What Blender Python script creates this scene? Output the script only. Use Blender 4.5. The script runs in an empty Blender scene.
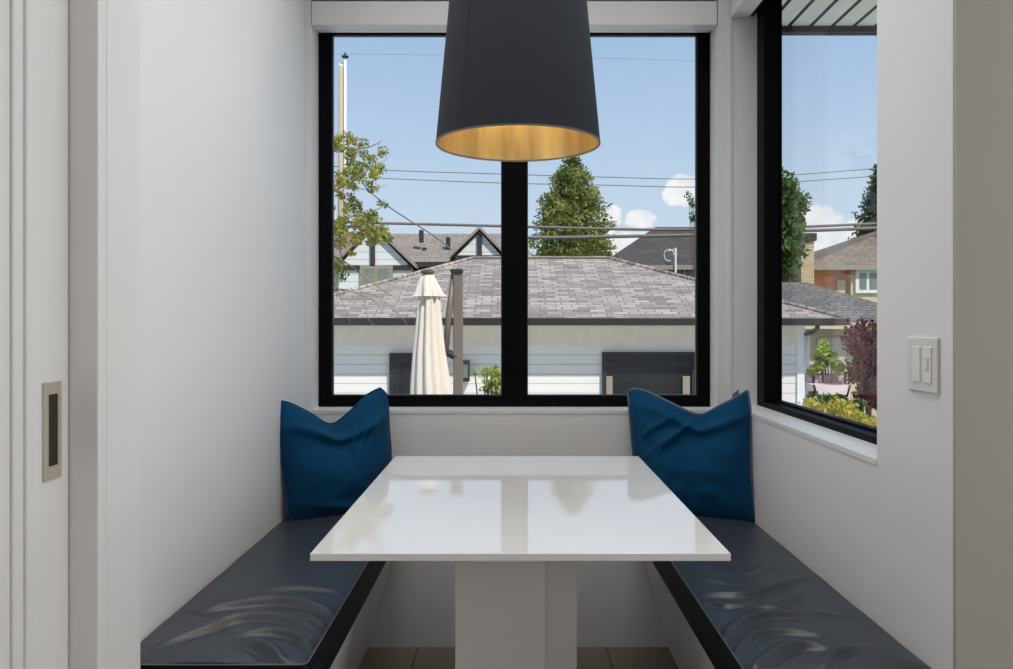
import bpy, bmesh, math, random
import numpy as np
from mathutils import Vector, noise as mnoise
random.seed(7)
C = bpy.context.scene.collection
SC = bpy.context.scene
H = 1.188; F = 800.0; CX = 512.0; CY = 323.0

def P(px, py, d):
    return Vector(((px-CX)/F*d, d, H-(py-CY)/F*d))

# ------------------------------------------------------------------ materials
def srgb(r, g, b):
    f = lambda c: (c/255/12.92) if c/255 <= .04045 else ((c/255+.055)/1.055)**2.4
    return (f(r), f(g), f(b), 1)

def mat(name, col, rough=.5, metal=0, var=.06, scale=8, bump=0, bscale=40, coat=0, stretch=None, spec=.5, sheen=0):
    m = bpy.data.materials.new(name); m.use_nodes = True
    nt = m.node_tree; N = nt.nodes; L = nt.links
    b = N['Principled BSDF']
    tc = N.new('ShaderNodeTexCoord'); mp = N.new('ShaderNodeMapping')
    L.new(tc.outputs['Object'], mp.inputs[0])
    if stretch: mp.inputs['Scale'].default_value = stretch
    n = N.new('ShaderNodeTexNoise'); n.inputs['Scale'].default_value = scale; n.inputs['Detail'].default_value = 4
    L.new(mp.outputs[0], n.inputs['Vector'])
    r = N.new('ShaderNodeValToRGB')
    r.color_ramp.elements[0].position = .3; r.color_ramp.elements[1].position = .7
    r.color_ramp.elements[0].color = tuple(max(0, c*(1-var)) for c in col[:3])+(1,)
    r.color_ramp.elements[1].color = tuple(min(1, c*(1+var)) for c in col[:3])+(1,)
    L.new(n.outputs['Fac'], r.inputs[0]); L.new(r.outputs[0], b.inputs['Base Color'])
    b.inputs['Roughness'].default_value = rough; b.inputs['Metallic'].default_value = metal
    b.inputs['Coat Weight'].default_value = coat
    b.inputs['Specular IOR Level'].default_value = spec
    b.inputs['Sheen Weight'].default_value = sheen
    if bump:
        n2 = N.new('ShaderNodeTexNoise'); n2.inputs['Scale'].default_value = bscale; n2.inputs['Detail'].default_value = 5
        L.new(mp.outputs[0], n2.inputs['Vector'])
        bp = N.new('ShaderNodeBump'); bp.inputs['Strength'].default_value = bump; bp.inputs['Distance'].default_value = .01
        L.new(n2.outputs['Fac'], bp.inputs['Height']); L.new(bp.outputs[0], b.inputs['Normal'])
    return m

def brick_mat(name, c1, c2, mortar, sx, sy, axes='xy', msize=.02, rough=.8, bump=.3, offset=.5):
    """courses over a plane; sx = piece length, sy = course height (metres)"""
    m = bpy.data.materials.new(name); m.use_nodes = True
    nt = m.node_tree; N = nt.nodes; L = nt.links; b = N['Principled BSDF']
    tc = N.new('ShaderNodeTexCoord'); sp = N.new('ShaderNodeSeparateXYZ'); cb = N.new('ShaderNodeCombineXYZ')
    L.new(tc.outputs['Object'], sp.inputs[0])
    ad = N.new('ShaderNodeMath'); ad.operation='ADD'; ad.inputs[1].default_value = sx*.27 if sx > 100 else 0
    L.new(sp.outputs['XYZ'.index(axes[0].upper())], ad.inputs[0]); L.new(ad.outputs[0], cb.inputs[0]); L.new(sp.outputs['XYZ'.index(axes[1].upper())], cb.inputs[1])
    br = N.new('ShaderNodeTexBrick'); br.inputs['Scale'].default_value = 1
    br.inputs['Brick Width'].default_value = sx; br.inputs['Row Height'].default_value = sy
    br.inputs['Mortar Size'].default_value = msize*sy; br.inputs['Color1'].default_value = c1
    br.inputs['Color2'].default_value = c2; br.inputs['Mortar'].default_value = mortar; br.offset = offset
    L.new(cb.outputs[0], br.inputs['Vector'])
    n = N.new('ShaderNodeTexNoise'); n.inputs['Scale'].default_value = 3/sx*.3; n.inputs['Detail'].default_value = 6
    L.new(cb.outputs[0], n.inputs['Vector'])
    mx = N.new('ShaderNodeMix'); mx.data_type = 'RGBA'; mx.blend_type = 'MULTIPLY'; mx.inputs['Factor'].default_value = .55
    L.new(br.outputs['Color'], mx.inputs['A'])
    rr = N.new('ShaderNodeValToRGB'); rr.color_ramp.elements[0].position=.3; rr.color_ramp.elements[1].position=.7
    rr.color_ramp.elements[0].color=(.8,.8,.8,1); rr.color_ramp.elements[1].color=(1,1,1,1)
    L.new(n.outputs['Fac'], rr.inputs[0]); L.new(rr.outputs[0], mx.inputs['B'])
    L.new(mx.outputs['Result'], b.inputs['Base Color']); b.inputs['Roughness'].default_value = rough
    b.inputs['Specular IOR Level'].default_value = .2
    if bump:
        bp = N.new('ShaderNodeBump'); bp.inputs['Strength'].default_value = bump; bp.inputs['Distance'].default_value=.02; bp.invert = True
        L.new(br.outputs['Fac'], bp.inputs['Height']); L.new(bp.outputs[0], b.inputs['Normal'])
    return m

def leaf_mat(name, cols, scale=6, rough=.6):
    m = bpy.data.materials.new(name); m.use_nodes = True
    nt = m.node_tree; N = nt.nodes; L = nt.links; b = N['Principled BSDF']
    tc = N.new('ShaderNodeTexCoord'); n = N.new('ShaderNodeTexNoise'); n.inputs['Scale'].default_value = scale; n.inputs['Detail'].default_value = 5
    L.new(tc.outputs['Object'], n.inputs['Vector'])
    r = N.new('ShaderNodeValToRGB'); e = r.color_ramp.elements
    e[0].position = .3; e[0].color = cols[0]; e[1].position = .7; e[1].color = cols[-1]
    for i, c in enumerate(cols[1:-1]):
        k = e.new(.3+.4*(i+1)/(len(cols)-1)); k.color = c
    L.new(n.outputs['Fac'], r.inputs[0]); L.new(r.outputs[0], b.inputs['Base Color'])
    b.inputs['Roughness'].default_value = rough; b.inputs['Specular IOR Level'].default_value = .2
    tr = N.new('ShaderNodeBsdfTranslucent'); L.new(r.outputs[0], tr.inputs[0])
    mx = N.new('ShaderNodeMixShader'); mx.inputs[0].default_value = .3
    L.new(b.outputs[0], mx.inputs[1]); L.new(tr.outputs[0], mx.inputs[2])
    L.new(mx.outputs[0], N['Material Output'].inputs[0])
    return m

def glass_mat(name, tint=(.97,.985,.98,1), k=1.0):
    m = bpy.data.materials.new(name); m.use_nodes = True
    nt = m.node_tree; N = nt.nodes; L = nt.links; N.remove(N['Principled BSDF'])
    t = N.new('ShaderNodeBsdfTransparent'); t.inputs[0].default_value = tint
    g = N.new('ShaderNodeBsdfGlossy'); g.inputs['Roughness'].default_value = 0.0
    ge_ = N.new('ShaderNodeNewGeometry'); dt = N.new('ShaderNodeVectorMath'); dt.operation = 'DOT_PRODUCT'
    L.new(ge_.outputs['Normal'], dt.inputs[0]); L.new(ge_.outputs['Incoming'], dt.inputs[1])
    def mt(op, x, y=0):
        n = N.new('ShaderNodeMath'); n.operation = op
        if isinstance(x, float): n.inputs[0].default_value = x
        else: L.new(x, n.inputs[0])
        if isinstance(y, (int, float)): n.inputs[1].default_value = y
        else: L.new(y, n.inputs[1])
        return n.outputs[0]
    c1 = mt('SUBTRACT', 1.0, mt('ABSOLUTE', dt.outputs['Value'])); p5 = mt('POWER', c1, 5.0)
    class _: pass
    mu = _(); mu.outputs = [mt('MULTIPLY', mt('ADD', mt('MULTIPLY', p5, .96), .025), k)]
    mx = N.new('ShaderNodeMixShader')
    L.new(mu.outputs[0], mx.inputs[0]); L.new(t.outputs[0], mx.inputs[1]); L.new(g.outputs[0], mx.inputs[2])
    L.new(mx.outputs[0], N['Material Output'].inputs[0])
    return m

M = dict(
 wall = mat('white_wall_paint', (.78,.775,.775,1), .55, var=.008, scale=3, spec=.3),
 semi = mat('white_satin_paint', (.78,.775,.775,1), .35, var=.01, scale=3),
 ceil = mat('ceiling_paint', (.8,.8,.79,1), .7, var=.01),
 quartz = mat('white_quartz', (.80,.795,.79,1), .05, var=.01, scale=12),
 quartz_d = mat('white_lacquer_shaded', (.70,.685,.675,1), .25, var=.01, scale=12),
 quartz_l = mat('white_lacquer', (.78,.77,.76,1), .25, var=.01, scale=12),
 black = mat('black_window_metal', (.003,.003,.0035,1), .5, var=.1, spec=.06),
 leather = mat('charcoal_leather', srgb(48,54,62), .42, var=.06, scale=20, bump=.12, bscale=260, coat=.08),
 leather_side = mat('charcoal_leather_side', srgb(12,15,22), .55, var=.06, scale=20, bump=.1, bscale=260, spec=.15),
 thread = mat('grey_stitching', srgb(110,114,122), .7),
 teal = mat('teal_velvet', srgb(0,64,100), .85, var=.14, scale=9, bump=.15, bscale=300, sheen=.06, spec=.15),
 piping = mat('grey_blue_piping', srgb(88,104,124), .8),
 tag = mat('grey_care_tag', srgb(92,98,110), .7),
 shade = mat('charcoal_shade_fabric', srgb(45,49,56), .75, var=.03, scale=60, spec=.25),
 shade_seam = mat('shade_seam', srgb(28,29,32), .8),
 gold = mat('brushed_gold_foil', srgb(234,206,160), .28, metal=.85, var=.38, scale=5, stretch=(3.2,3.2,.1)),
 nickel = mat('satin_nickel', srgb(196,188,174), .45, metal=.45, var=.04, stretch=(1,1,40)),
 nickel_d = mat('dark_recess_metal', srgb(62,54,46), .45, metal=.6),
 plastic = mat('white_plastic', (.72,.70,.69,1), .35, var=.01),
 plastic2 = mat('bright_white_plastic', (.80,.79,.78,1), .3, var=.01),
 glass = glass_mat('window_glass', (.99,.995,.992,1), .42),
 darkglass = mat('dark_window_glass', (.018,.019,.02,1), .25, var=.3, scale=1.5, spec=.4),
 greyglass = mat('grey_house_glass', srgb(120,126,112), .15, var=.2, scale=1.2),
 siding = brick_mat('white_lap_siding', (.86,.84,.79,1), (.85,.83,.78,1), (.62,.6,.56,1), 300, .125, 'xz', .06, .6, .5),
 siding_side = brick_mat('white_lap_siding_side', (.86,.84,.79,1), (.85,.83,.78,1), (.62,.6,.56,1), 300, .125, 'yz', .06, .6, .5),
 shingle = brick_mat('grey_brown_shingles', srgb(192,180,168), srgb(136,127,120), srgb(126,117,110), .21, .088, 'xy', .10, .9, .5, offset=.37),
 shingle_g = brick_mat('slate_grey_shingles', srgb(128,125,118), srgb(106,103,98), srgb(60,60,64), .26, .14, 'xy', .08, .9, .3, offset=.37),
 shingle_d = brick_mat('dark_shingles', srgb(98,90,86), srgb(82,75,72), srgb(52,48,50), .32, .16, 'xy', .08, .9, .3, offset=.37),
 shingle_b = brick_mat('brown_shingles', srgb(150,132,112), srgb(128,113,98), srgb(92,80,70), .3, .16, 'xy', .08, .9, .3, offset=.37),
 shingle_w = brick_mat('taupe_shingles', srgb(166,152,138), srgb(146,134,124), srgb(110,100,92), .3, .16, 'xy', .08, .9, .3, offset=.37),
 gutter = mat('dark_brown_gutter', srgb(48,40,37), .45),
 soffit_y = mat('cream_soffit', srgb(226,220,204), .7),
 soffit = brick_mat('grey_soffit_boards', (.85,.85,.74,1), (.82,.82,.71,1), (.01,.01,.01,1), .105, 40, 'xy', .00026, .6, 0, offset=0),
 trimw = mat('white_house_trim', (.78,.78,.76,1), .5),
 trimd = mat('dark_house_trim', srgb(42,40,41), .6),
 taupe = mat('taupe_house_trim', srgb(150,138,124), .6),
 houseW = brick_mat('white_house_siding', (.78,.78,.77,1), (.74,.74,.73,1), (.5,.5,.5,1), 300, .2, 'xz', .06, .7, .2),
 beige = mat('beige_stucco', srgb(205,186,158), .85, var=.06, scale=5),
 cedar = mat('orange_cedar', srgb(236,150,90), .7, var=.2, scale=2, stretch=(1,1,8)),
 chim = brick_mat('beige_chimney_brick', srgb(214,196,160), srgb(200,182,148), srgb(170,155,130), .22, .08, 'xz', .1, .9, .2),
 canvas = mat('cream_canvas', srgb(226,214,198), .85, var=.05, scale=14, stretch=(6,6,.5)),
 polebrown = mat('taupe_metal_pole', srgb(120,108,100), .45, var=.05),
 woodpole = mat('weathered_pole_wood', srgb(186,170,142), .85, var=.15, scale=6, stretch=(8,8,.4)),
 bark = mat('grey_brown_bark', srgb(104,84,66), .9, var=.25, scale=12),
 barkl = mat('pale_bark', srgb(150,134,112), .9, var=.2, scale=12),
 ceramic = mat('white_insulator', (.8,.8,.82,1), .3),
 cable = mat('grey_cable', srgb(120,112,108), .8),
 cable_d = mat('dark_cable', srgb(110,116,126), .8),
 grass = mat('lawn_grass', srgb(106,124,62), .95, var=.3, scale=4),
 planter = mat('pinkish_white_planter', srgb(226,206,204), .6),
 planter2 = mat('mauve_planter', srgb(190,160,168), .6),
 leaf_dec = leaf_mat('yellow_green_leaves', [srgb(96,108,48), srgb(158,162,76), srgb(184,156,90)], 3.5),
 leaf_con = leaf_mat('conifer_needles', [srgb(66,86,44), srgb(132,140,70), srgb(186,180,104)], 1.6),
 leaf_con2 = leaf_mat('dark_conifer_needles', [srgb(44,66,44), srgb(84,104,66)], 2.5),
 leaf_lime = leaf_mat('lime_leaves', [srgb(120,140,56), srgb(190,206,98)], 8),
 leaf_yel = leaf_mat('yellow_groundcover', [srgb(120,128,44), srgb(204,190,84), srgb(232,214,120)], 9),
 leaf_grn = leaf_mat('green_leaves', [srgb(58,84,42), srgb(112,134,70)], 5),
 leaf_red = leaf_mat('burgundy_leaves', [srgb(50,22,32), srgb(96,44,54), srgb(140,84,84)], 7),
)
# floor
M['floor'] = brick_mat('oak_floor_planks', srgb(132,120,104), srgb(112,102,90), srgb(60,52,45), .23, 1.4, 'xy', .002, .4, .1)

# ------------------------------------------------------------------ mesh builder
class MB:
    def __init__(s): s.v = []; s.f = []
    def poly(s, pts, faces=None):
        o = len(s.v); s.v += [tuple(p) for p in pts]
        for f in (faces or [range(len(pts))]): s.f.append([o+i for i in f])
        return s
    def box(s, x0, x1, y0, y1, z0, z1):
        return s.poly([(x0,y0,z0),(x1,y0,z0),(x1,y1,z0),(x0,y1,z0),(x0,y0,z1),(x1,y0,z1),(x1,y1,z1),(x0,y1,z1)],
               [(0,3,2,1),(4,5,6,7),(0,1,5,4),(1,2,6,5),(2,3,7,6),(3,0,4,7)])
    def prism(s, pts, vec):
        n = len(pts); vec = Vector(vec)
        a = [Vector(p) for p in pts]; b = [p+vec for p in a]
        return s.poly(a+b, [list(range(n))[::-1], [n+i for i in range(n)]] + [(i,(i+1)%n,n+(i+1)%n,n+i) for i in range(n)])
    def tube(s, pts, r, seg=8, cap=True):
        pts = [Vector(p) for p in pts]; n = len(pts)
        rs = r if isinstance(r, (list,tuple)) else [r]*n
        o = len(s.v); up = Vector((0,0,1))
        for i, p in enumerate(pts):
            t = (pts[min(i+1,n-1)]-pts[max(i-1,0)]).normalized()
            ref = up if abs(t.dot(up)) < .95 else Vector((1,0,0))
            a = t.cross(ref).normalized(); b = t.cross(a)
            for k in range(seg):
                an = 2*math.pi*k/seg
                s.v.append(tuple(p + (a*math.cos(an)+b*math.sin(an))*rs[i]))
        for i in range(n-1):
            for k in range(seg):
                s.f.append([o+i*seg+k, o+i*seg+(k+1)%seg, o+(i+1)*seg+(k+1)%seg, o+(i+1)*seg+k])
        if cap:
            s.f.append([o+k for k in range(seg)][::-1]); s.f.append([o+(n-1)*seg+k for k in range(seg)])
        return s
    def lathe(s, cx, cy, prof, seg=48, a0=0, a1=2*math.pi):
        o = len(s.v); n = len(prof)
        for r, z in prof:
            for k in range(seg):
                an = 2*math.pi*k/seg
                s.v.append((cx+r*math.cos(an), cy+r*math.sin(an), z))
        for i in range(n-1):
            for k in range(seg):
                s.f.append([o+i*seg+k, o+i*seg+(k+1)%seg, o+(i+1)*seg+(k+1)%seg, o+(i+1)*seg+k])
        return s
    def grid(s, pts, nu, nv):
        o = len(s.v); s.v += [tuple(p) for p in pts]
        for j in range(nv-1):
            for i in range(nu-1):
                a = o+j*nu+i; s.f.append([a, a+1, a+nu+1, a+nu])
        return s
    def build(s, name, m, parent=None, smooth=False, bevel=0, recalc=True, weld=False, seg=2):
        v = np.array(s.v, float)
        if parent is not None:
            org = wloc(parent)
        else:
            mn = v.min(0); mx = v.max(0); org = Vector(((mn[0]+mx[0])/2, (mn[1]+mx[1])/2, mn[2]))
        me = bpy.data.meshes.new(name)
        me.from_pydata([tuple(p) for p in (v-np.array(org))], [], s.f); me.update()
        if recalc or weld:
            bm = bmesh.new(); bm.from_mesh(me)
            if weld: bmesh.ops.remove_doubles(bm, verts=bm.verts, dist=1e-5)
            if recalc: bmesh.ops.recalc_face_normals(bm, faces=bm.faces)
            bm.to_mesh(me); bm.free()
        if smooth:
            for p in me.polygons: p.use_smooth = True
        me.materials.append(m)
        o = bpy.data.objects.new(name, me); C.objects.link(o)
        if parent is not None: o.parent = parent
        else: o.location = org
        if bevel:
            md = o.modifiers.new('bevel', 'BEVEL'); md.width = bevel; md.segments = seg; md.limit_method = 'ANGLE'
            md.angle_limit = math.radians(40)
        return o

def wloc(o):
    l = Vector((0,0,0))
    while o is not None: l += o.location; o = o.parent
    return l

def tag(o, label, cat, group=None, kind=None):
    o['label'] = label; o['category'] = cat
    if group: o['group'] = group
    if kind: o['kind'] = kind
    return o
def struct(o): o['kind'] = 'structure'; return o
def thing(name, loc, label, cat, group=None, kind=None):
    o = bpy.data.objects.new(name, None); o.empty_display_size = .1; C.objects.link(o); o.location = loc
    if kind == 'structure': o['kind'] = kind
    else: tag(o, label, cat, group, kind)
    return o

# ------------------------------------------------------------------ room constants
D = 2.933; XL = -.759; XR = .803; CEIL = 2.72
# floor and ceiling
struct(MB().box(-3.2, 3.2, -3.2, 3.0, -.08, 0).build('floor', M['floor']))
struct(MB().box(-3.2, 3.2, -3.2, 3.12, CEIL, CEIL+.12).build('ceiling', M['ceil']))
# back wall with window opening
bx0, bx1, bz0, bz1 = -.737, .755, .868, 2.385
w = MB()
w.box(-1.0, .972, D, 3.12, 0, bz0).box(-1.0, .972, D, 3.12, bz1, CEIL)
w.box(-1.0, bx0, D, 3.12, bz0, bz1).box(bx1, .972, D, 3.12, bz0, bz1)
struct(w.build('wall_back', M['wall'], weld=True))
# left wall: nook side, then the projecting strip, then the pocket door plane
struct(MB().box(XL-.14, XL, 1.42, D, 0, CEIL).build('wall_left', M['wall']))
struct(MB().box(-.90, -.696, 1.345, 1.50, 0, CEIL).box(-.90,-.6945,1.372,1.478,0,CEIL).build('trim_1', M['semi'], bevel=.002))
struct(MB().box(-.90, -.80, -3.2, 1.345, 0, CEIL).box(-.80,-.745,-3.2,1.345,2.2,CEIL).box(-.80,-.745,-3.2,.35,0,2.2).build('wall_door_side', M['wall']))
# right wall with window opening reaching the back corner
ry0 = 1.76; rz0 = .887; rz1 = 2.40
w = MB()
w.box(XR, .972, 1.457, D, 0, rz0).box(XR, .972, 1.457, D, rz1, CEIL).box(XR, .972, 1.457, ry0, rz0, rz1)
struct(w.build('wall_right', M['wall']))
struct(MB().box(XR+.0005, 3.2, 1.447, 1.457, 0, CEIL).box(.973, 3.2, 1.457, 1.6, 0, CEIL).build('wall_front_right', mat('shaded_wall_paint', (.40,.385,.36,1), .6, var=.01, scale=3)))  # shade on the camera-facing return is put into its darker paint colour
struct(MB().box(-3.2, 3.2, -3.3, -3.2, 0, CEIL).build('wall_rear', M['wall']))
struct(MB().box(3.2, 3.3, -3.2, 1.6, 0, CEIL).build('wall_far_right', M['wall']))
# narrow shadow-gap bead at back/right corner post
struct(MB().box(XR-.012, XR+.004, D-.004, D+.0, rz0, rz1-.09).build('trim_2', M['semi'], bevel=.0015))
# sills
struct(MB().box(bx0, bx1, D-.002, 3.046, bz0-.012, bz0+.001).build('trim_3', M['semi']))
struct(MB().box(XR-.002, .905, ry0, D, rz0-.012, rz0+.001).build('trim_4', M['semi']))

# window 1 (back)
win = thing('window_1', (0.01, 3.045, bz0), '', '', kind='structure')
fx0, fx1 = -.735, .753; gz0, gz1 = .910, 2.290; gx0 = (333-CX)/F*3.075; gx1 = (696-CX)/F*3.075
mb = MB()
mb.box(fx0, gx0, 3.045, 3.075, bz0, bz1).box(gx1, fx1, 3.045, 3.075, bz0, bz1)
mb.box(gx0, gx1, 3.045, 3.075, bz0, gz0).box(gx0, gx1, 3.045, 3.075, gz1, bz1)
mb.build('window_frame', M['black'], win)
mx0, mx1 = (502-CX)/F*3.045, (527-CX)/F*3.045
MB().box(mx0, mx1, 3.043, 3.077, gz0, gz1).build('mullion', M['black'], win, bevel=.002)
MB().box(gx0, mx0, 3.064, 3.070, gz0, gz1).build('pane', M['glass'], win)
MB().box(mx1, gx1, 3.064, 3.070, gz0, gz1).build('pane', M['glass'], win)
mb = MB()
for a, b in ((gx0, mx0), (mx1, gx1)):
    t = .004
    mb.box(a, a+t, 3.058, 3.0755, gz0, gz1).box(b-t, b, 3.058, 3.0755, gz0, gz1).box(a+t, b-t, 3.058, 3.0755, gz0, gz0+t).box(a+t, b-t, 3.058, 3.0755, gz1-t, gz1)
mb.build('glazing_bead', mat('dark_glazing_bead', (.03,.033,.04,1), .4), win)

# window 2 (right)
win = thing('window_2', (.93, 2.3, rz0), '', '', kind='structure')
mb = MB()
mb.box(.898, .962, 2.85, D-.001, rz0, rz1).box(.898, .962, ry0, ry0+.06, rz0, rz1)
mb.box(.898, .962, ry0+.06, 2.85, rz0, .906).box(.898, .962, ry0+.06, 2.85, rz1-.04, rz1)
mb.build('window_frame', M['black'], win)
MB().box(.936,.962,ry0+.06,2.85,.906,.913).build('glazing_bead', M['black'], win)
MB().box(.948, .954, ry0+.06, 2.85, .914, rz1-.04).build('pane', M['glass'], win)

# roller blind cassettes
t = thing('roller_blind', (.01, 2.96, 2.281), 'white roller blind cassette above the wide back window', 'blind', 'white roller blind cassettes')
MB().box(bx0+.002, bx1-.004, D-.001, 2.986, 2.281, 2.368).build('cassette', M['semi'], t, bevel=.0015)
MB().box(bx0+.004, bx1-.006, 3.004, 3.03, 2.287, 2.30).build('hem_bar', M['plastic2'], t, bevel=.003)
t = thing('roller_blind', (.84, 2.35, 2.306), 'white roller blind cassette above the tall right-hand window', 'blind', 'white roller blind cassettes')
MB().box(XR-.001, .868, ry0+.003, D-.006, 2.306, 2.395).build('cassette', M['semi'], t, bevel=.0015)
MB().box(.872, .884, ry0+.003, D-.006, 2.31, 2.395).build('hem_bar', M['black'], t)

# pocket door
door = thing('door_1', (-.745, .9, 0), '', '', kind='structure')
MB().box(-.785, -.745, .36, 1.342, .01, 2.19).build('door_leaf', M['semi'], door)
def moulding(y0, y1, z0, z1):
    mb = MB()
    for (a, b, c, d) in ((y0, y0+.018, z0, z1), (y1-.018, y1, z0, z1), (y0+.018, y1-.018, z0, z0+.018), (y0+.018, y1-.018, z1-.018, z1)):
        mb.box(-.746, -.7395, a, b, c, d)
    mb.build('panel_moulding', M['semi'], door, bevel=.004, seg=3)
moulding(.45, 1.238, .25, 2.08)
moulding(.485, 1.205, .285, 2.045)
hp = MB()
zc = H-(431-CY)/F*1.29
hz0, hz1, hy0, hy1 = zc-.079, zc+.079, 1.268, 1.319
rz_0, rz_1, ry_0, ry_1 = hz0+.022, hz1-.020, hy0+.014, hy1-.010
x0, x1 = -.7455, -.742
hp.box(x0, x1, hy0, ry_0, hz0, hz1).box(x0, x1, ry_1, hy1, hz0, hz1).box(x0, x1, ry_0, ry_1, hz0, rz_0).box(x0, x1, ry_0, ry_1, rz_1, hz1)
h = hp.build('flush_pull', M['nickel'], door, bevel=.0008)
h['label'] = 'satin nickel recessed pull'
MB().box(-.7449, -.7443, ry_0, ry_1, rz_0, rz_1).build('recess', M['nickel_d'], h)

# ------------------------------------------------------------------ light switch
ls = thing('light_switch', (XR, 1.557, 1.10), 'white two-gang light switch plate on the right wall', 'light switch')
sy0, sy1 = 1.500, 1.614; szc = H-(365-CY)/F*1.519; s0, s1 = szc-.054, szc+.052
MB().box(XR-.006, XR+.0005, sy0, sy1, s0, s1).build('cover_plate', M['plastic'], ls, bevel=.002)
for a, b in ((sy0+.018, sy0+.047), (sy0+.060, sy0+.089)):
    r = MB().box(XR-.0085, XR-.005, a, b, s0+.018, s1-.018).build('rocker', M['plastic2'], ls, bevel=.0012)
MB().box(XR-.0105, XR-.008, sy0+.026, sy0+.038, szc-.010, szc+.014).build('dimmer_slider', M['plastic'], ls, bevel=.001)

# ------------------------------------------------------------------ table
tb = thing('dining_table', (.016, 2.077, 0), 'white quartz pedestal dining table with thin square-edged top', 'table')
MB().box(-.384, .416, 1.52, 2.633, .7355, .75).build('tabletop', M['quartz'], tb, bevel=.0012)
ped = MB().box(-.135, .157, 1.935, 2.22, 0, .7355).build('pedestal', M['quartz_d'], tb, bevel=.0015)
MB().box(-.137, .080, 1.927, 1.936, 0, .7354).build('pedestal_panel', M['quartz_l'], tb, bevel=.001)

# ------------------------------------------------------------------ benches and cushions
for side, xt, xb, xw, lab in ((-1, -.405, -.527, XL, 'white built-in bench base along the left wall'),
                              (1, .447, .572, XR, 'white built-in bench base along the right wall')):
    xw += -.0015*side
    pts = [(xw, 1.53, 0), (xb, 1.53, 0), (xt, 1.53, .44), (xw, 1.53, .44)]
    o = MB().prism(pts, (0, D-1.531, 0)).build('built_in_bench', M['wall'], bevel=.002)
    tag(o, lab, 'bench', 'built-in bench bases')

def crease_field(lines):
    def fn(X, Y):
        Z = np.zeros_like(X)
        for pl, amp, sg in lines:
            best = np.full_like(X, 9.); tt = np.zeros_like(X); n = len(pl)-1
            for i in range(n):
                ax, ay = pl[i]; bx, by = pl[i+1]
                dx, dy = bx-ax, by-ay; L2 = dx*dx+dy*dy
                t = np.clip(((X-ax)*dx+(Y-ay)*dy)/L2, 0, 1)
                px_, py_ = ax+t*dx-X, ay+t*dy-Y
                d = np.sqrt(px_**2+py_**2)
                # signed towards far side
                k = d < best; sgn = np.where(py_ < 0, 1, -1)
                tt = np.where(k, (i+t)/n, tt); best = np.where(k, d*sgn*1.0, best*1.0) if False else np.where(k, d, best)
                if i == 0: S = sgn.astype(float)
                else: S = np.where(k, sgn, S)
            tap = np.sin(np.pi*np.clip(tt*.86+.07, 0, 1))**.8
            sd = best*S
            Z += 1.35*amp*tap*(np.exp(-(best/sg)**2) - .85*np.exp(-((sd+1.7*sg)/(sg*1.1))**2))
        return Z
    return fn
def smoothpl(pl, k=6):
    out = []
    n = len(pl)
    for i in range(n-1):
        p0 = pl[max(i-1,0)]; p1 = pl[i]; p2 = pl[i+1]; p3 = pl[min(i+2,n-1)]
        for j in range(k):
            t = j/k
            out.append(tuple(.5*((2*p1[a])+(-p0[a]+p2[a])*t+(2*p0[a]-5*p1[a]+4*p2[a]-p3[a])*t*t+(-p0[a]+3*p1[a]-3*p2[a]+p3[a])*t**3) for a in (0,1)))
    out.append(pl[-1]); return out
def seatpt(px, py, z):
    d = (H-z)*F/(py-CY); return ((px-CX)/F*d, d)

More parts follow.
